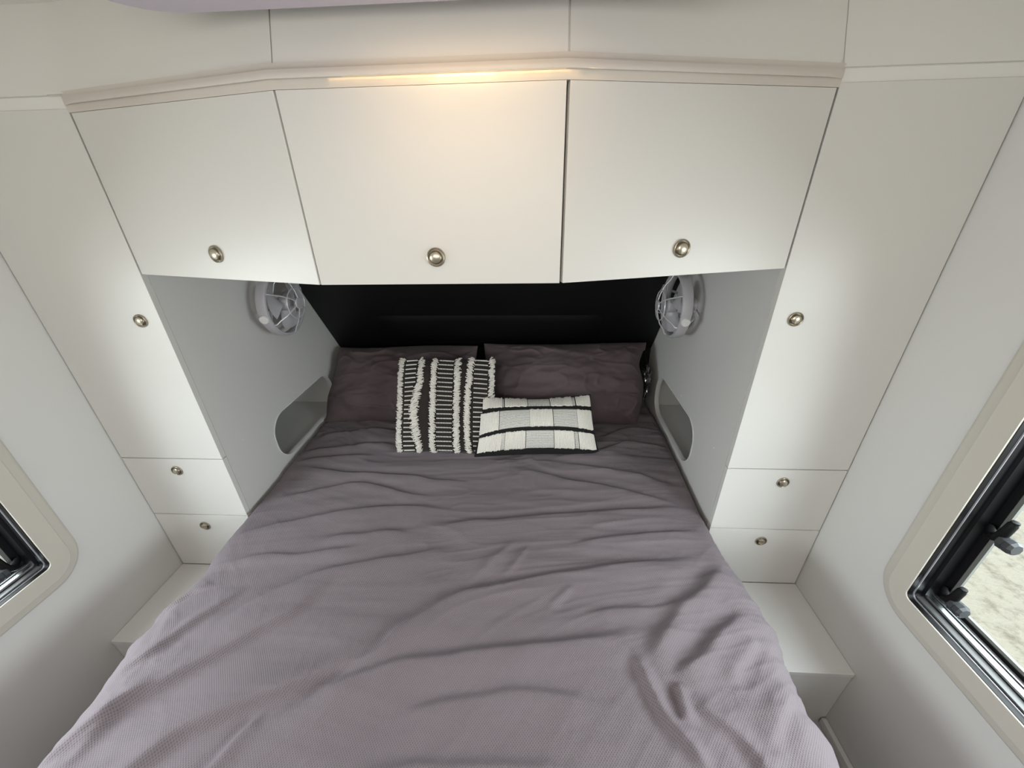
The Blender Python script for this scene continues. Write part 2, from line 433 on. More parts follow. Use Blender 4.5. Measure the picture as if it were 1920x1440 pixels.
# ceiling hatch surround peeking in at the top
H = empty('roof_hatch', (.1, -.42, 1.25)); tag(H, 'lilac-grey rounded ceiling hatch surround at the top edge', 'hatch')
def rr_xy(x0, x1, y0, y1, r, n=12):
    pts = []
    for k_, (cx, cy) in enumerate(((x1-r, y1-r), (x0+r, y1-r), (x0+r, y0+r), (x1-r, y0+r))):
        for i in range(n+1):
            a = math.pi/2*(k_+i/n); pts.append((cx+r*math.cos(a), cy+r*math.sin(a)))
    return pts
bm = bmesh.new(); prism(bm, rr_xy(-.408, .52, -.76, -.170, .085), 1.240, 1.3395)
obj('surround', bm, M['hatch'], H, True, sharp=60)
bm = bmesh.new(); prism(bm, rr_xy(-.33, .44, -.69, -.25, .04), 1.2365, 1.2412)
obj('blind', bm, M['hatch'], H, True, sharp=60)

# ------------------------------------------------------------------ push locks
def push_lock(p, n, parent, r=.0185):
    """ring + domed push button, facing n"""
    bm = bmesh.new(); q = Vector(p); n = Vector(n).normalized()
    lathe(bm, [(0, -.002), (r, -.002), (r, .002), (r*.97, .0038), (r*.90, .0045), (r*.80, .0036), (r*.78, .0018), (r*.74, .0020), (r*.72, .0050), (r*.68, .0058), (r*.64, .0050), (r*.62, .0030)], q, n, 32, 0)
    lathe(bm, [(r*.62, .0030), (r*.60, .0058), (r*.50, .0070), (r*.25, .0082), (0, .0086)], q, n, 32, 1)
    return obj('push_lock', bm, [M['nickel_dark'], M['nickel']], parent, True, sharp=40)

# ------------------------------------------------------------------ overhead cupboards
def overhead(a, b, label, lock, gapL=.0022, gapR=.0022):
    a, b = Vector((*a, 0)), Vector((*b, 0)); d = (b-a).normalized(); n = Vector((d.y, -d.x, 0))   # n faces the room
    T = empty('overhead_cupboard', ((a.x+b.x)/2, .2, ZO)); tag(T, label, 'cupboard')
    A, B = a+d*gapL, b-d*gapR; t = .016
    bm = bmesh.new(); prism(bm, [A, B, B-n*t, A-n*t], ZO, ZT+.0014)
    door = obj('door', bm, M['door'], T, bevel=.0012)
    A2, B2 = a-n*(t+.002)+d*.0008, b-n*(t+.002)-d*.0008
    A2.x = max(A2.x, a.x+.0008); B2.x = min(B2.x, b.x-.0008)
    bm = bmesh.new(); prism(bm, [A2, B2, (b.x-.0008, .46), (a.x+.0008, .46)], ZO+.002, ZT+.002)
    obj('carcass', bm, M['panel'], T)
    push_lock((lock[0], lock[1], lock[2]), n, door)
    return T
PL, PR = (-XP+.001, .001), (XP-.001, .001)
overhead(PL, PB[2], 'angled white cupboard above the bed, left of the lit middle one', (-.498, -.0682, .876))
overhead(PB[2], PB[3], 'middle white cupboard above the bed with warm glow at its top', (.006, -.133, .874))
overhead(PB[3], PR, 'angled white cupboard above the bed, right of the lit middle one', (.503, -.0682, .876), .0042)

# ------------------------------------------------------------------ wardrobes with drawers, cubby panel
CY, CZ, CHY, CHZ, CR = .461, .150, .226, .094, .080
def wardrobe(s, nm):
    T = empty('wardrobe', (s*.93, .3, ZC))
    tag(T, 'tall narrow white wardrobe with two drawers, %s of the bed' % nm, 'wardrobe')
    def B(x0, y0, z0, x1, y1, z1): return ((min(s*x0, s*x1), y0, z0), (max(s*x0, s*x1), y1, z1))
    obj('carcass', bx(B(XP+.018, .019, ZC+.002, XW-.001, .032, ZT+.008), B(XP+.018, .032, ZT-.01, XW-.001, .93, ZT+.004)), M['panel'], T)
    xa, xb = XP+.0008, XW-.0035
    for name, z0, z1, lz, lx in (('door', ZA+.0016, ZT+.0085, .703, .8205), ('drawer', ZB+.0016, ZA-.0016, .208, .9335), ('drawer', ZC+.0012, ZB-.0016, -.034, .935)):
        d = obj(name, bx(B(xa, 0, z0, xb, .0165, z1)), M['door'], T, bevel=.0010)
        push_lock((s*lx, 0, lz), (0, -1, 0), d, .0175)
    # alcove side panel with the cubby opening
    pn = plate_yz('side_panel', [(.0175, ZC-.10), (.94, ZC-.10), (.94, ZT-.03), (.0175, ZT-.03)],
                  [rrect(CY, CZ, CHY, CHZ, CR, 0, 12)], s*XP, s*(XP+.016), M['panel'], T)
    bm = bmesh.new()
    ring_sweep(bm, CY, CZ, CHY, CHZ, CR, [(.0028, .0), (.0028, .0016), (-.0005, .0022), (-.0015, .0010), (-.0015, -.017), (.002, -.017)], s*XP, s, 12, closed=False)
    obj('edge_trim', bm, M['edge'], pn, True, sharp=50)
    for y, z in ((.099, .257), (.411, .272)):
        bm = bmesh.new(); lathe(bm, [(.0046, 0), (.0040, .0014), (0, .0020)], (s*XP, y, z), (-s, 0, 0), 12)
        obj('screw_cap', bm, M['door'], pn, True)
    # cubby box behind the opening
    x0, x1, y0, y1, z0, z1, t = XP+.0165, XW-.02, .205, .735, .045, .30, .006
    obj('cubby_box', bx(B(x0, y0-t, z0-t, x1, y1+t, z0), B(x0, y0-t, z1, x1, y1+t, z1+t), B(x0, y0-t, z0, x1, y0, z1),
                        B(x0, y1, z0, x1, y1+t, z1), B(x1, y0-t, z0-t, x1+t, y1+t, z1+t)), M['panel'], T)
    return T
wardrobe(-1, 'left'); wardrobe(1, 'right')
for s, nm in ((-1, 'left'), (1, 'right')):
    xi, xo = .885, XW-.001
    T = empty('bedside_ledge', (s*.93, -.14, ZF)); tag(T, 'low off-white bedside ledge below the %s wardrobe drawers' % nm, 'ledge')
    def B(x0, y0, z0, x1, y1, z1): return ((min(s*x0, s*x1), y0, z0), (max(s*x0, s*x1), y1, z1))
    obj('top', bx(B(xi, -.2795, ZC-.016, xo, -.0005, ZC)), M['ledge'], T, bevel=.0015)
    obj('front_panel', bx(B(xi, -.277, ZF+.001, xo, -.262, ZC-.0165)), M['wall'], T)
    S(obj('baseboard_'+nm, bx(B(XW-.016, YR+.01, ZF+.001, XW-.001, -.2805, ZF+.03)), M['ledge'], bevel=.004), 'low skirting along the %s wall' % nm)

# ------------------------------------------------------------------ headboard: black sloped panel
HB = empty('headboard', (0, .8, .3)); tag(HB, 'black padded sloping headboard panel behind the pillows', 'headboard')
nrm = Vector((0, -1.61, -1)).normalized(); up = Vector((0, -1, 1.61)).normalized()
def hpt(x, z, o): 
    y = .84-(z-.302)/1.61; return Vector((x, y, z))+nrm*o
bm = bmesh.new()
xs = [-XP+.002, XP-.002]
v = [bm.verts.new(hpt(x, z, 0)) for z in (.295, .90) for x in xs]; v2 = [bm.verts.new(hpt(x, z, 0)+Vector((0, .03, 0))) for z in (.295, .90) for x in xs]
for f in ((v[0], v[1], v[3], v[2]), (v2[2], v2[3], v2[1], v2[0]), (v[1], v[0], v2[0], v2[1]), (v[2], v[3], v2[3], v2[2]), (v[0], v[2], v2[2], v2[0]), (v[3], v[1], v2[1], v2[3])): bm.faces.new(f)
obj('sloped_panel', bm, M['black'], HB)
obj('lower_panel', bx(((-XP+.002, .845, -.20), (XP-.002, .87, .30))), M['black'], HB)
bm = bmesh.new()                                  # padded bolster, its top edge catches the light
N = 40; grid = []
for i in range(N+1):
    u_ = -1+2*i/N; row = []
    for j in range(13):
        t_ = j/12; z = .345+(.497-.345)*t_
        edge = max(0.0, 1-abs(u_)**14)
        prof_ = math.sin(min(1, t_*1.02)*math.pi)**.35 if 0 < t_ < 1 else 0
        row.append(bm.verts.new(hpt(.5*u_ - .0, z+.004*(1-edge)*(1-t_), .001+.014*edge*prof_)))
    grid.append(row)
for i in range(N):
    for j in range(12): bm.faces.new((grid[i][j], grid[i+1][j], grid[i+1][j+1], grid[i][j+1]))
obj('padding', bm, M['black'], HB, True, sharp=80)

# ------------------------------------------------------------------ numpy noise
rng = np.random.RandomState(3)
LAT = rng.rand(256, 256)
def vnoise(x, y):
    xi, yi = np.floor(x).astype(int), np.floor(y).astype(int); fx, fy = x-xi, y-yi
    fx = fx*fx*(3-2*fx); fy = fy*fy*(3-2*fy)
    a = LAT[xi % 256, yi % 256]; b = LAT[(xi+1) % 256, yi % 256]; c = LAT[xi % 256, (yi+1) % 256]; d = LAT[(xi+1) % 256, (yi+1) % 256]
    return (a+(b-a)*fx+(c-a)*fy+(a-b-c+d)*fx*fy)*2-1
def fbm(x, y, o=3):
    s = 0; a = 1
    for _ in range(o): s = s+a*vnoise(x, y); x = x*2.03+17.1; y = y*2.03+5.7; a *= .5
    return s
def sstep(a, b, x):
    t = np.clip((x-a)/(b-a), 0, 1); return t*t*(3-2*t)
def grid_mesh(name, P, UV, m, parent=None, flip=False):
    nu, nv = P.shape[:2]; me = bpy.data.meshes.new(name)
    idx = np.arange(nu*nv).reshape(nu, nv)
    q = np.stack([idx[:-1, :-1], idx[1:, :-1], idx[1:, 1:], idx[:-1, 1:]], -1).reshape(-1, 4)
    if flip: q = q[:, ::-1]
    me.vertices.add(nu*nv); me.vertices.foreach_set('co', P.reshape(-1).astype(np.float32))
    me.loops.add(q.size); me.loops.foreach_set('vertex_index', q.reshape(-1).astype(np.int32))
    me.polygons.add(len(q)); me.polygons.foreach_set('loop_start', np.arange(0, q.size, 4, dtype=np.int32))
    uvl = me.uv_layers.new(name='UVMap'); uvl.data.foreach_set('uv', UV.reshape(-1, 2)[q.reshape(-1)].reshape(-1).astype(np.float32))
    me.update(calc_edges=True); me.validate()
    me.polygons.foreach_set('use_smooth', [True]*len(me.polygons))
    me.materials.append(m)
    o = bpy.data.objects.new(name, me); COL.objects.link(o)
    if parent: o.parent = parent; o.matrix_parent_inverse = parent.matrix_world.inverted()
    return o

# ------------------------------------------------------------------ bed and duvet
BED = empty('bed', (0, -.1, ZF)); tag(BED, 'double bed filling the alcove between the wardrobes', 'bed')
obj('bed_base', bx(((-.735, -1.02, ZF+.001), (.735, .84, -.205))), M['wall'], BED, bevel=.004)
bm = bx(((-.742, -1.03, -.204), (.742, .843, -.006)))
obj('mattress', bm, M['mattress'], BED, True, bevel=.03)

# each fold: (side the steep flank is on, height, steep width, gentle width, points)
FOLDS = [
 (1, .013, .013, .050, [(-.165,-.064),(-.012,-.026),(.309,.014),(.585,.051),(.751,.063)]),
 (1, .016, .014, .055, [(-.30,-.56),(-.163,-.432),(-.09,-.337),(.025,-.26),(.202,-.224),(.34,-.194),(.484,-.162),(.75,-.129)]),
 (1, .015, .014, .055, [(-.36,-.60),(-.206,-.478),(-.062,-.438),(.087,-.412),(.28,-.385),(.439,-.363),(.525,-.337)]),
 (-1, .006, .010, .012, [(.021,-.236),(.082,-.177),(.15,-.08)]),
 (-1, .005, .008, .010, [(.09,-.25),(.16,-.16),(.20,-.09)]),
 (-1, .006, .008, .012, [(.245,-.297),(.313,-.24)]),
 (1, .008, .008, .025, [(.327,-.307),(.542,-.282),(.62,-.268)]),
 (1, .018, .016, .034, [(.44,-.43),(.467,-.406),(.578,-.297),(.703,-.186),(.75,-.15)]),
 (1, .016, .013, .030, [(.501,-.452),(.579,-.402),(.689,-.322),(.74,-.29)]),
 (-1, .015, .011, .020, [(.425,-.39),(.438,-.414),(.461,-.507),(.501,-.562),(.53,-.61)]),
 (-1, .012, .010, .018, [(.508,-.45),(.508,-.473),(.505,-.531)]),
 (-1, .012, .010, .026, [(.53,-.47),(.56,-.509),(.604,-.54),(.624,-.577),(.63,-.62)]),
 (-1, .015, .014, .040, [(-.70,-.68),(-.675,-.61),(-.667,-.544),(-.593,-.481),(-.504,-.401),(-.386,-.3),(-.32,-.22)]),
 (-1, .016, .014, .040, [(-.62,-.72),(-.555,-.637),(-.504,-.585),(-.428,-.537),(-.309,-.491),(-.208,-.438),(-.10,-.40)]),
 (-1, .009, .009, .022, [(-.76,-.64),(-.722,-.625),(-.693,-.575),(-.661,-.532),(-.62,-.49)]),
 (-1, .010, .009, .022, [(-.75,-.50),(-.71,-.458),(-.666,-.396),(-.617,-.327),(-.57,-.27)]),
 (1, .008, .009, .020, [(-.42,-.66),(-.39,-.62),(-.372,-.583),(-.35,-.545)]),
 (1, .011, .012, .040, [(-.76,-.13),(-.699,-.08),(-.521,-.014),(-.333,.023),(-.193,.038),(-.05,.03)]),
 (1, .009, .012, .035, [(-.467,-.118),(-.374,-.08),(-.17,-.068)]),
 (1, .012, .013, .045, [(-.60,-.40),(-.50,-.28),(-.414,-.219),(-.283,-.188),(-.148,-.147),(-.02,-.12)]),
 (1, .008, .010, .030, [(-.722,.059),(-.61,.086),(-.487,.136),(-.416,.144),(-.216,.093),(-.12,.08)]),
 (1, .010, .010, .035, [(-.741,.226),(-.554,.199),(-.395,.189),(-.24,.181),(.0,.15)]),
 (1, .009, .010, .026, [(-.75,.235),(-.63,.27),(-.514,.291),(-.42,.295)]),
 (-1, .006, .004, .016, [(-.80,-.36),(-.745,-.32),(-.722,-.285),(-.67,-.27)]),
 (1, .009, .011, .035, [(.10,.235),(.201,.215),(.493,.136),(.727,.07)]),
 (1, .008, .011, .030, [(.28,.28),(.389,.257),(.55,.22),(.73,.159)]),
 (1, .009, .010, .026, [(-.74,.30),(-.628,.327),(-.467,.375),(-.327,.364)]),
 (1, .009, .010, .026, [(-.74,.385),(-.60,.44),(-.525,.464),(-.379,.455)]),
 (1, .009, .010, .026, [(.47,.429),(.618,.503),(.74,.494)]),
 (1, .008, .010, .026, [(.45,.35),(.60,.40),(.74,.37)]),
 (1, .007, .010, .030, [(-.70,-.20),(-.60,-.17),(-.45,-.16),(-.30,-.12)]),
 (1, .008, .010, .030, [(.30,-.10),(.45,-.07),(.60,-.05),(.74,-.03)]),
 (-1, .010, .010, .030, [(.62,-.45),(.68,-.40),(.73,-.34)]),
 (-1, .009, .010, .030, [(.65,-.56),(.70,-.50),(.76,-.45)]),
 (1, .008, .012, .040, [(-.10,-.55),(.05,-.50),(.22,-.485),(.36,-.50)]),
 (1, .008, .012, .040, [(-.20,-.66),(-.05,-.62),(.15,-.60),(.33,-.62)]),
]
def fold_field(X, Y):
    out = np.zeros_like(X)
    for k_, (side, A, ws, wg, pts) in enumerate(FOLDS):
        # densify with catmull-like smoothing
        p = np.array(pts); t = np.linspace(0, len(p)-1, (len(p)-1)*8+1)
        px = np.interp(t, range(len(p)), p[:, 0]); py = np.interp(t, range(len(p)), p[:, 1])
        for _ in range(6):
            px[1:-1] = (px[:-2]+2*px[1:-1]+px[2:])/4; py[1:-1] = (py[:-2]+2*py[1:-1]+py[2:])/4
        mask = (X > px.min()-.2) & (X < px.max()+.2) & (Y > py.min()-.2) & (Y < py.max()+.2)
        x = X[mask]; y = Y[mask]
        x = x+.006*vnoise(x*14+k_*7, y*14); y = y+.006*vnoise(x*12+31, y*12+k_*3)
        best = np.full(x.shape, 9.0); sd = np.zeros_like(x); tt = np.zeros_like(x)
        seg = np.hypot(np.diff(px), np.diff(py)); cum = np.concatenate([[0], np.cumsum(seg)]); L = cum[-1]
        for i in range(len(px)-1):
            dx, dy = px[i+1]-px[i], py[i+1]-py[i]; l2 = dx*dx+dy*dy+1e-12
            s = np.clip(((x-px[i])*dx+(y-py[i])*dy)/l2, 0, 1)
            ex, ey = x-px[i]-s*dx, y-py[i]-s*dy; d = np.hypot(ex, ey); m_ = d < best
            best = np.where(m_, d, best); sg = np.sign(dx*ey-dy*ex)
            sd = np.where(m_, sg, sd); tt = np.where(m_, (cum[i]+s*seg[i])/L, tt)
        steep = (sd*side) > 0
        wdt = np.where(steep, ws, wg)
        env = np.clip(np.minimum(tt, 1-tt)*4.5, 0, 1); env = env*env*(3-2*env)
        h = 1.0*A*np.exp(-(best/wdt)**2)*(env*.97+.03*(env > 0))
        # shallow trough beyond the steep flank
        h -= np.where(steep, A*.30*np.exp(-((best-2.2*ws)/(1.6*ws))**2)*env, 0)
        out[mask] += h
    return out
def make_duvet():
    nu, nv = 520, 560
    a = np.linspace(-1.16, 1.16, nu); yy = np.linspace(-1.10, .80, nv)
    A_, Y = np.meshgrid(a, yy, indexing='ij')
    s = np.sign(A_); aa = np.abs(A_)
    D = 1-sstep(-.22, -.01, Y)                      # 1 where the duvet hangs over the sides
    D = np.where(Y > 0, 0, D)
    wid = .727*(1-D)+(.692+.012*vnoise(Y*5+3, s*3+9))*D
    r = .03*(1-D)+.105*D; pm = (math.pi/2)*(1-D)+1.22*D
    t = np.clip(aa-wid, 0, None); phi = np.minimum(t/r, pm); rest = np.clip(t-r*pm, 0, None)
    x = np.minimum(aa, wid)+r*np.sin(phi)+rest*np.cos(pm); z = -r*(1-np.cos(phi))-rest*np.sin(pm)
    z = np.maximum(z, -.40)
    nx = np.sin(phi)*D; nz = np.sqrt(np.clip(1-nx**2, 0, 1))
    X = s*x
    base = .032+.022*sstep(.0, .5, Y)+.006*fbm(X*2.2+5, Y*2.2, 2)
    h = fold_field(X, Y)
    # crosswise small creases, stronger inside the alcove and near the edges
    th = np.radians(46)*sstep(.05, -.55, Y)
    al = X*np.cos(th)+(Y+.2)*np.sin(th); ac = -X*np.sin(th)+(Y+.2)*np.cos(th)
    wx = 1.6*vnoise(X*3+2, Y*3); wy = .05*vnoise(X*3.1+4, Y*3+8)
    k1 = fbm(X*3+wx, Y*17+2.2*vnoise(X*2.5+4, Y*2), 3)
    h += (.0022+.0050*sstep(.10, .45, Y))*k1
    rid = lambda q, p: np.clip(1-np.abs(q)*1.6, 0, 1)**p
    n1 = vnoise(al*3.2+wx*.5+11, (ac+wy)*13+2); n2 = vnoise(al*5.5+wx+31, (ac+wy)*26+7); n3 = vnoise(al*9+wx+3, (ac+wy)*48+9)
    msk = .35+.65*sstep(-.2, .6, vnoise(X*2.7+8, Y*2.7+1))
    h += msk*(.0050*rid(n1, 2)+.0024*rid(n2, 2))+.0009*rid(n3, 2)
    n4 = vnoise(X*8+Y*11+2, X*16-Y*12); h += .0016*rid(n4, 3)*sstep(.3, .75, np.abs(X))
    hang = np.clip(t/.12, 0, 1)*D                    # soft vertical pleats down the sides
    h += hang*(.013*fbm(Y*9+s*20, aa*1.5, 2)+.006*fbm(Y*24+s*7, aa*4, 2))
    P = np.stack([X+s*nx*h, Y+0*X, base*(1-.0*hang)+z+nz*h], -1)
    # tuck the foot end down
    ft = sstep(-1.02, -1.10, Y); P[..., 2] -= .12*ft*ft; 
    # keep inside the alcove panels
    P[..., 0] = np.where(Y > -.005, np.clip(P[..., 0], -.7615, .7615), P[..., 0])
    return grid_mesh('duvet', P, np.stack([A_, Y], -1), M['duvet'])
duvet = make_duvet()
tag(duvet, 'rumpled mauve-grey waffle-weave duvet cover spread over the bed', 'duvet')

# ------------------------------------------------------------------ pillows and cushions
class Cushion:
    """front = +n side. u across, v up, both -1..1"""
    def __init__(s, c, U, V, hw, hh, T, pinch=.06, pw=.5, quad=None, wr=None, pu=4.0, pv=4.0):
        s.c = np.array(c, float); s.U = np.array(U, float)/np.linalg.norm(U); V = np.array(V, float)
        V = V-s.U*(V@s.U); s.V = V/np.linalg.norm(V); s.N = np.cross(s.U, s.V)
        s.hw, s.hh, s.T, s.pinch, s.pw, s.quad, s.wr, s.pu, s.pv = hw, hh, T, pinch, pw, quad or (lambda u, v: (u, v)), wr, pu, pv
    def pt(s, u, v, side=1, h=0.0):
        u = np.asarray(u, float); v = np.asarray(v, float)
        uu = u*(1-s.pinch*np.cos(np.clip(v, -1, 1)*math.pi/2)); vv = v*(1-s.pinch*np.cos(np.clip(u, -1, 1)*math.pi/2))
        uu, vv = s.quad(uu, vv)
        th = s.T*np.clip((1-np.abs(u)**s.pu)*(1-np.abs(v)**s.pv), 0, 1)**s.pw
        if s.wr is not None and side > 0: th = th+s.wr(u, v)*np.clip((1-np.abs(u)**6)*(1-np.abs(v)**6), 0, 1)
        return s.c+np.expand_dims(uu*s.hw, -1)*s.U+np.expand_dims(vv*s.hh, -1)*s.V+np.expand_dims(side*th, -1)*s.N
    def surf(s, u, v, h):
        e = 1e-3; p = s.pt(u, v); a = s.pt(u+e, v)-s.pt(u-e, v); b = s.pt(u, v+e)-s.pt(u, v-e)
        n = np.cross(a, b); n /= np.linalg.norm(n, axis=-1, keepdims=True)+1e-12
        return p+n*np.expand_dims(h, -1), n
    def body(s, name, m, nu=90, nv=70, parent=None):
        t = np.sin(np.linspace(-1, 1, nu)*math.pi/2); q = np.sin(np.linspace(-1, 1, nv)*math.pi/2)
        u, v = np.meshgrid(t, q, indexing='ij')
        UV = np.stack([u*s.hw, v*s.hh], -1)
        f = grid_mesh(name, s.pt(u, v, 1), UV, m, parent)
        b = s.pt(u, v, -1)
        # join the back to the front
        bm = bmesh.new(); bm.from_mesh(f.data); uvl = bm.loops.layers.uv.verify()
        vs = [[bm.verts.new(b[i, j]) for j in range(nv)] for i in range(nu)]
        for i in range(nu-1):
            for j in range(nv-1):
                fc = bm.faces.new((vs[i][j], vs[i][j+1], vs[i+1][j+1], vs[i+1][j])); fc.smooth = True
                for l_, (ii, jj) in zip(fc.loops, ((i, j), (i, j+1), (i+1, j+1), (i+1, j))): l_[uvl].uv = UV[ii, jj]
        bmesh.ops.remove_doubles(bm, verts=bm.verts, dist=1e-5)
        bm.to_mesh(f.data); bm.free(); return f
def pil_wr(seed, amp=.006):
    def w_(u, v):
        x = u*2.2+seed; y = v*1.4+seed*2
        r1 = 1-np.abs(fbm(x*1.3+.8*vnoise(x, y*2), y*2.6, 2))*1.3
        d = (1-np.clip(np.minimum(1-np.abs(u), 1-np.abs(v))*2.2, 0, 1))
        return amp*(.9*fbm(x*1.1, y*2.0, 3)+.8*np.clip(r1, 0, 1)**4*(.6+d))+.003*fbm((u-v)*6+seed, (u+v)*1.5, 2)
    return w_
nV = np.array([0, .66, .75])
def q1(u, v):
    uu = u-.055*np.clip(-u, 0, 1)*np.sin((v+.55)*2.6)*-1*0-.06*np.clip(-u, 0, 1)*np.exp(-((v+.35)/.45)**2)+.05*np.clip(-u, 0, 1)*(v > .2)*(v-.2)
    return uu-.012*u*v, v+.035*np.sin(u*3.1+.6)*(v > 0)*v-.03*u*u*(v < 0)*v
c1 = Cushion((-.400, .655, .190), (1, 0, .01), (0, .245, .29), .345, .186, .100, .045, .62, wr=pil_wr(2.3, .016), quad=q1, pu=3.0, pv=2.6)
tag(c1.body('pillow', M['pillow'], 190, 120), 'dark plum-grey bed pillow leaning at the left, behind the striped cushion', 'pillow', 'bed pillows at the headboard')
def q2(u, v):
    r_ = np.clip(u, 0, 1)
    uu = u-.16*r_**2*np.clip(-v, 0, 1)**1.6-.055*r_**3*np.exp(-((v-.45)/.28)**2)+.02*r_*(v > .8)
    return uu, v+.02*np.sin(u*2.4)*(v > 0)*v+.05*r_**3*(v < -.3)
c2 = Cushion((.340, .660, .196), (1, .0, .0), (0, .235, .29), .372, .192, .112, .045, .62, wr=pil_wr(8.1, .014), quad=q2, pu=3.0, pv=2.6)
tag(c2.body('pillow', M['pillow'], 190, 120), 'dark plum-grey bed pillow leaning at the right, behind the checked cushion', 'pillow', 'bed pillows at the headboard')

def ellipsoid(bm, c, ax, ay, az, nu=6, nv=4):
    rings = []
    for j in range(nv+1):
        ph = math.pi*j/nv
        if j in (0, nv): rings.append([bm.verts.new(c+az*math.cos(ph))]); continue
        rings.append([bm.verts.new(c+az*math.cos(ph)+(ax*math.cos(t)+ay*math.sin(t))*math.sin(ph)) for t in [2*math.pi*i/nu for i in range(nu)]])
    for p, q in zip(rings, rings[1:]):
        for i in range(nu):
            vs = []
            for v_ in (p[i % len(p)], p[(i+1) % nu % len(p)], q[(i+1) % nu % len(q)], q[i % len(q)]):
                if v_ not in vs: vs.append(v_)
            if len(vs) > 2: bm.faces.new(vs)

# striped cushion with fringed ribbons
def striped():
    cu = Cushion((-.1535, .440, .202), (1, .008, .0), (0, .205, .325), .199, .190, .050, .012, .5, pu=5, pv=5)
    b = cu.body('cushion', M['cushion_dark'], 70, 70)
    tag(b, 'charcoal cushion with cream fringed stripes on the left pillow', 'cushion')
    rnd = random.Random(5)
    U, V, N = [Vector(q) for q in (cu.U, cu.V, cu.N)]
    bands = [((-.985, -.865), (-.83, -.60), (-.575, -.43)), ((-.295, -.165), (-.15, .165), (.18, .335)), ((.435, .565), (.59, .86), (.875, .985))]
    for bi, (f1, rw, f2) in enumerate(bands):
        for fi, (ua, ub) in enumerate((f1, f2)):
            bm = bmesh.new(); n = 240
            for k_ in range(n):
                v = -.985+1.97*(k_+rnd.random())/n
                loose = (bi == 0 and fi == 1 and -.75 < v < .45)
                uc = (ua+ub)/2+rnd.uniform(-.2, .2)*(ub-ua)
                if loose: uc -= .10*(1-abs((v+.15)/.6))+rnd.uniform(0, .05)
                if bi == 2 and fi == 0: uc -= .03*math.sin((v+1)*2)
                p, nn = cu.surf(uc, v, .004); p = Vector(p); nn = Vector(nn)
                ang = rnd.uniform(-.5, .5)+(.45 if fi else -.45)
                L = rnd.uniform(.0078, .0125)*(1.5 if loose and rnd.random() < .5 else 1)
                d = (U*math.cos(ang)+V*math.sin(ang))
                w_ = nn*rnd.uniform(.001, .005)
                side_ = d.cross(nn)*rnd.uniform(-.003, .003)
                tube(bm, [p-d*L, p-d*L*.3+w_+side_, p+d*L*.4+w_*1.4-side_, p+d*L-nn*.002+side_], [.0016, .0026, .0026, .0014], 5)
            tag(obj('fringe', bm, M['yarn'], b, True, sharp=80), kind='stuff')
        nrow = 21 if bi < 2 else 20
        for r in range(nrow):
            bm = bmesh.new(); v = -.955+1.91*r/(nrow-1); n = 10
            bow = .018*(-1 if bi == 0 else 1)
            for k_ in range(n):
                t = (k_+.5)/n; uu = rw[0]+(rw[1]-rw[0])*t
                if bi == 0 and -.7 < v < .4 and t > .82: continue
                p, nn = cu.surf(uu, v-(t-.5)*bow*(1 if v > 0 else .3), .0012)
                p = Vector(p); nn = Vector(nn); ax = U*.0028; ay = V*.0031
                ellipsoid(bm, p+nn*.0004, ax, ay, nn*.0018, 6, 4)
            obj('stitch_row', bm, M['bead'], b, True, sharp=80)
    return b
striped()

# small checked cushion
def checked():
    def quad(u, v): return (u*(1-.055*v)+0*v, v+.10*u*u*(v > .0)*(v)-.06*(1-u*u)*(v < 0)*v*.6)
    cu = Cushion((.2135, .383, .140), (1, .072, -.012), (0, .128, .185), .236, .116, .080, .035, .62, quad=quad, pu=2.6, pv=2.2)
    b = cu.body('cushion', M['cushion_black'], 80, 60)
    tag(b, 'small black cushion with cream and grey woven checks in front of the pillows', 'cushion')
    def VV(t): return -1+2*t
    rows = [((.115, .435), [('w', .02, .205), ('g', .20, .24), ('w', .235, .40), ('g', .40, .632), ('w', .632, .80), ('g', .80, .838), ('w', .838, .98)]),
            ((.495, .795), [('w', .015, .175), ('g', .175, .44), ('w', .435, .632), ('g', .632, .848), ('w', .845, .985)]),
            ((.845, .985), [('w', .03, .20), ('g', .20, .216), ('w', .222, .42), ('g', .42, .622), ('w', .622, .815), ('g', .815, .845), ('w', .85, .985)])]
    rnd = np.random.RandomState(4)
    for (v0, v1), blocks in rows:
        for kind, a, c in blocks:
            wdt = (c-a)*2*cu.hw; hgt = (v1-v0)*2*cu.hh
            nr = max(2, int(round(wdt/.0062))) if kind == 'w' else max(2, int(round(wdt/.010)))
            nu = nr*6+1 if kind == 'w' else nr*3+1; nv = 34
            tu = np.linspace(0, 1, nu); tv = np.linspace(0, 1, nv)
            TU, TV = np.meshgrid(tu, tv, indexing='ij')
            j0 = .012*rnd.uniform(-1, 1)
            v_in = .012*rnd.uniform(-1, 1)
            Uu = VV(a+(c-a)*TU); Vv = VV(v0+(v1-v0)*TV)+j0*.3; Vv = Vv-np.where(Uu < 0, .27, .17)*np.abs(Uu)**2.4*np.clip(1-Vv**2, 0, 1)
            if kind == 'w':
                rib = np.abs(np.sin(TU*nr*math.pi))**.6
                idr = np.floor(TU*nr*.9999).astype(int)
                off = rnd.uniform(-1, 1, nr+1)[idr]
                h = .0016+.0034*rib*(1+.18*off+.12*np.sin(TV*60+off*9))
                Vv = Vv+.012*off*np.sin((TV-.5)*math.pi)
            else:
                h = .0010+.0005*np.abs(np.sin(TV*hgt/.0045*math.pi))
            edge = np.minimum(np.minimum(TU, 1-TU)*wdt, np.minimum(TV, 1-TV)*hgt)
            h = np.where(edge < 1e-6, -.0015, h)
            P, _ = cu.surf(np.clip(Uu, -.995, .995), np.clip(Vv, -.995, .995), h)
            grid_mesh('woven_block' if kind == 'w' else 'grey_block', P, np.stack([TU*wdt+a, TV*hgt+v0], -1), M['whiteblock'] if kind == 'w' else M['greyweave'], b)
    return b
checked()

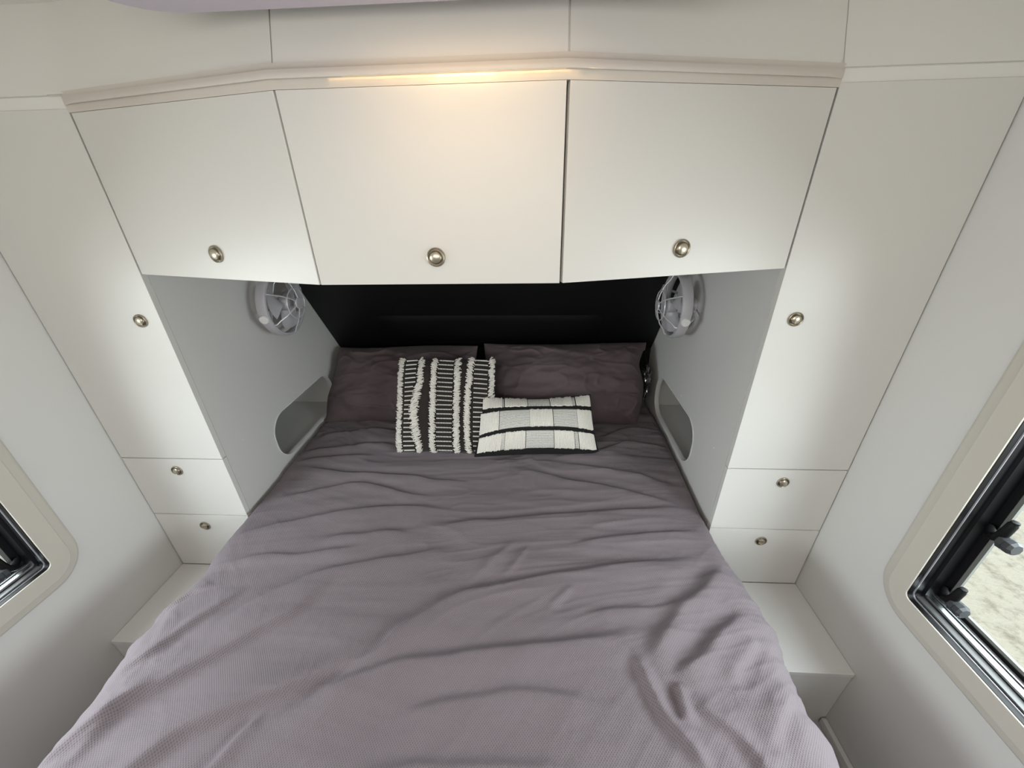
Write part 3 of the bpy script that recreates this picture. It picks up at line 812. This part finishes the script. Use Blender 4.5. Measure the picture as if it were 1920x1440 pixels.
# ------------------------------------------------------------------ fans hanging on the alcove panels
def fan(s, y, z, label, spin):
    cx = s*.700
    T = empty('fan', (s*XP, y, z)); tag(T, label, 'fan')
    ax = Vector((-s, 0, 0))      # points across the bed
    C = Vector((cx, y, z)); R = .113
    def ap(r, a, h): return C+ax*h+Vector((0, math.cos(a), math.sin(a)))*r
    bm = bmesh.new(); n = 64
    prof_ = [(R-.006, -.016), (R, -.018), (R+.002, -.012), (R+.002, .010), (R-.001, .015), (R-.007, .016), (R-.010, .011), (R-.010, -.010)]
    lathe(bm, prof_+[prof_[0]], C, ax, n); bmesh.ops.remove_doubles(bm, verts=bm.verts, dist=1e-6)
    obj('ring', bm, M['fan'], T, True, sharp=40)
    bm = bmesh.new()             # motor behind and hub in front
    lathe(bm, [(0, -.045), (.022, -.045), (.030, -.038), (.032, -.010), (.028, -.004), (.0, -.004)], C, ax, 28)
    obj('motor', bm, M['fan'], T, True, sharp=40)
    bm = bmesh.new()
    lathe(bm, [(.0, .0), (.024, .0), (.026, .006), (.025, .026), (.020, .031), (0, .032)], C, ax, 28)
    hub = obj('hub', bm, M['fan'], T, True, sharp=40)
    for k_ in range(3):
        bm = bmesh.new(); a0 = spin+k_*2*math.pi/3; nr, na = 8, 8; G = []
        for i in range(nr+1):
            r = .022+(R-.020-.022)*i/nr; row = []
            half = (.30+.42*math.sin(i/nr*math.pi*.62))
            for j in range(na+1):
                t = -1+2*j/na; a = a0+half*t*(1-.15*i/nr)+.35*i/nr
                row.append(ap(r*(1-.05*t*t*(i == nr)), a, .012+.016*t*(1-.4*i/nr)))
            G.append(row)
        F = [[bm.verts.new(p) for p in r_] for r_ in G]; Bk = [[bm.verts.new(p-ax*.0018) for p in r_] for r_ in G]
        for i in range(nr):
            for j in range(na):
                bm.faces.new((F[i][j], F[i+1][j], F[i+1][j+1], F[i][j+1])); bm.faces.new((Bk[i][j], Bk[i][j+1], Bk[i+1][j+1], Bk[i+1][j]))
        for i in range(nr):
            for j in (0, na): bm.faces.new((F[i][j], F[i+1][j], Bk[i+1][j], Bk[i][j]))
        for j in range(na):
            for i in (0, nr): bm.faces.new((F[i][j], F[i][j+1], Bk[i][j+1], Bk[i][j]))
        obj('blade', bm, M['fan'], T, True, sharp=50)
    # front cage
    for rr, h in ((.018, .062), (.052, .052)):
        bm = bmesh.new(); tube(bm, [ap(rr, 2*math.pi*i/36, h) for i in range(36)], .0021, 6, True); obj('cage_ring', bm, M['wire'], T, True)
    bm = bmesh.new(); lathe(bm, [(0, .058), (.017, .058), (.018, .061), (.017, .065), (0, .066)], C, ax, 20); obj('cage_boss', bm, M['fan'], T, True, sharp=40)
    for k_ in range(6):
        a = .35+k_*math.pi/3; bm = bmesh.new()
        tube(bm, [ap(.016, a, .062), ap(.040, a+.05, .056), ap(.066, a+.1, .046), ap(.088, a+.14, .030), ap(R-.008, a+.16, .022), ap(R-.006, a+.16, .012)], .0022, 6)
        obj('cage_wire', bm, M['wire'], T, True)
    # rear cage
    for k_ in range(6):
        a = k_*math.pi/3; bm = bmesh.new(); tube(bm, [ap(.028, a, -.036), ap(.07, a, -.034), ap(R-.008, a, -.014)], .0015, 6)
        obj('cage_wire', bm, M['wire'], T, True)
    # yoke with two pivot knobs, on a base on the panel
    a1 = math.atan2(-.022, -1) if True else 0
    for ka in (math.radians(193), math.radians(13)):
        bm = bmesh.new(); rd = Vector((0, math.cos(ka), math.sin(ka)))
        lathe(bm, [(0, -.002), (.0140, -.002), (.0152, .001), (.0152, .006), (.0130, .009), (0, .0095)], C+rd*R-ax*.002, rd, 20)
        box(bm, (C+rd*(R+.0095)-ax*.002-Vector((.0012, .0012, .007)))[:], (C+rd*(R+.0095)-ax*.002+Vector((.0012, .0018, .007)))[:])
        obj('pivot_knob', bm, M['fanlight'], T, True, sharp=40)
    ka = math.radians(193); bm = bmesh.new()
    rd = Vector((0, math.cos(ka), math.sin(ka))); pts = []
    for i in range(25):
        t = math.pi*i/24; pts.append(C+rd*(R+.003)*math.cos(t)-ax*(.002+.046*math.sin(t)**.8))
    tube(bm, pts, .0045, 8); obj('yoke', bm, M['fan'], T, True)
    bm = bmesh.new(); lathe(bm, [(0, 0), (.030, 0), (.030, .006), (.024, .010), (.014, .012), (.012, .020), (0, .020)], Vector((s*(XP-.0005), y, z)), ax, 28)
    obj('mount', bm, M['fan'], T, True, sharp=40)
    return T
fan(-1, .402, .640, 'small grey caged fan on the left alcove panel, under the cupboard', .5)
fan(1, .452, .612, 'small grey caged fan on the right alcove panel, under the cupboard', 2.1)

# ------------------------------------------------------------------ crumpled clear plastic and cable beside the right pillow
def plastic():
    bm = bmesh.new(); bmesh.ops.create_icosphere(bm, subdivisions=4, radius=1)
    from mathutils import noise
    for v in bm.verts:
        n = noise.noise(v.co*2.3)+.5*noise.noise(v.co*5.1)
        c = v.co*(1+.45*n); v.co = Vector((.712+c.x*.022, .70+c.y*.05, .185+c.z*.075))
    return tag(obj('plastic_bag', bm, M['plastic'], smooth=True, sharp=20), 'crumpled clear plastic bag squeezed beside the right pillow', 'bag')
plastic()
bm = bmesh.new(); tube(bm, [(.735, .83, .30), (.722, .79, .285), (.728, .745, .25), (.742, .735, .21), (.748, .76, .15), (.745, .80, .09)], .0026, 8)
tag(obj('cable', bm, M['cable'], smooth=True), 'thin black cable hanging behind the clear plastic bag', 'cable')
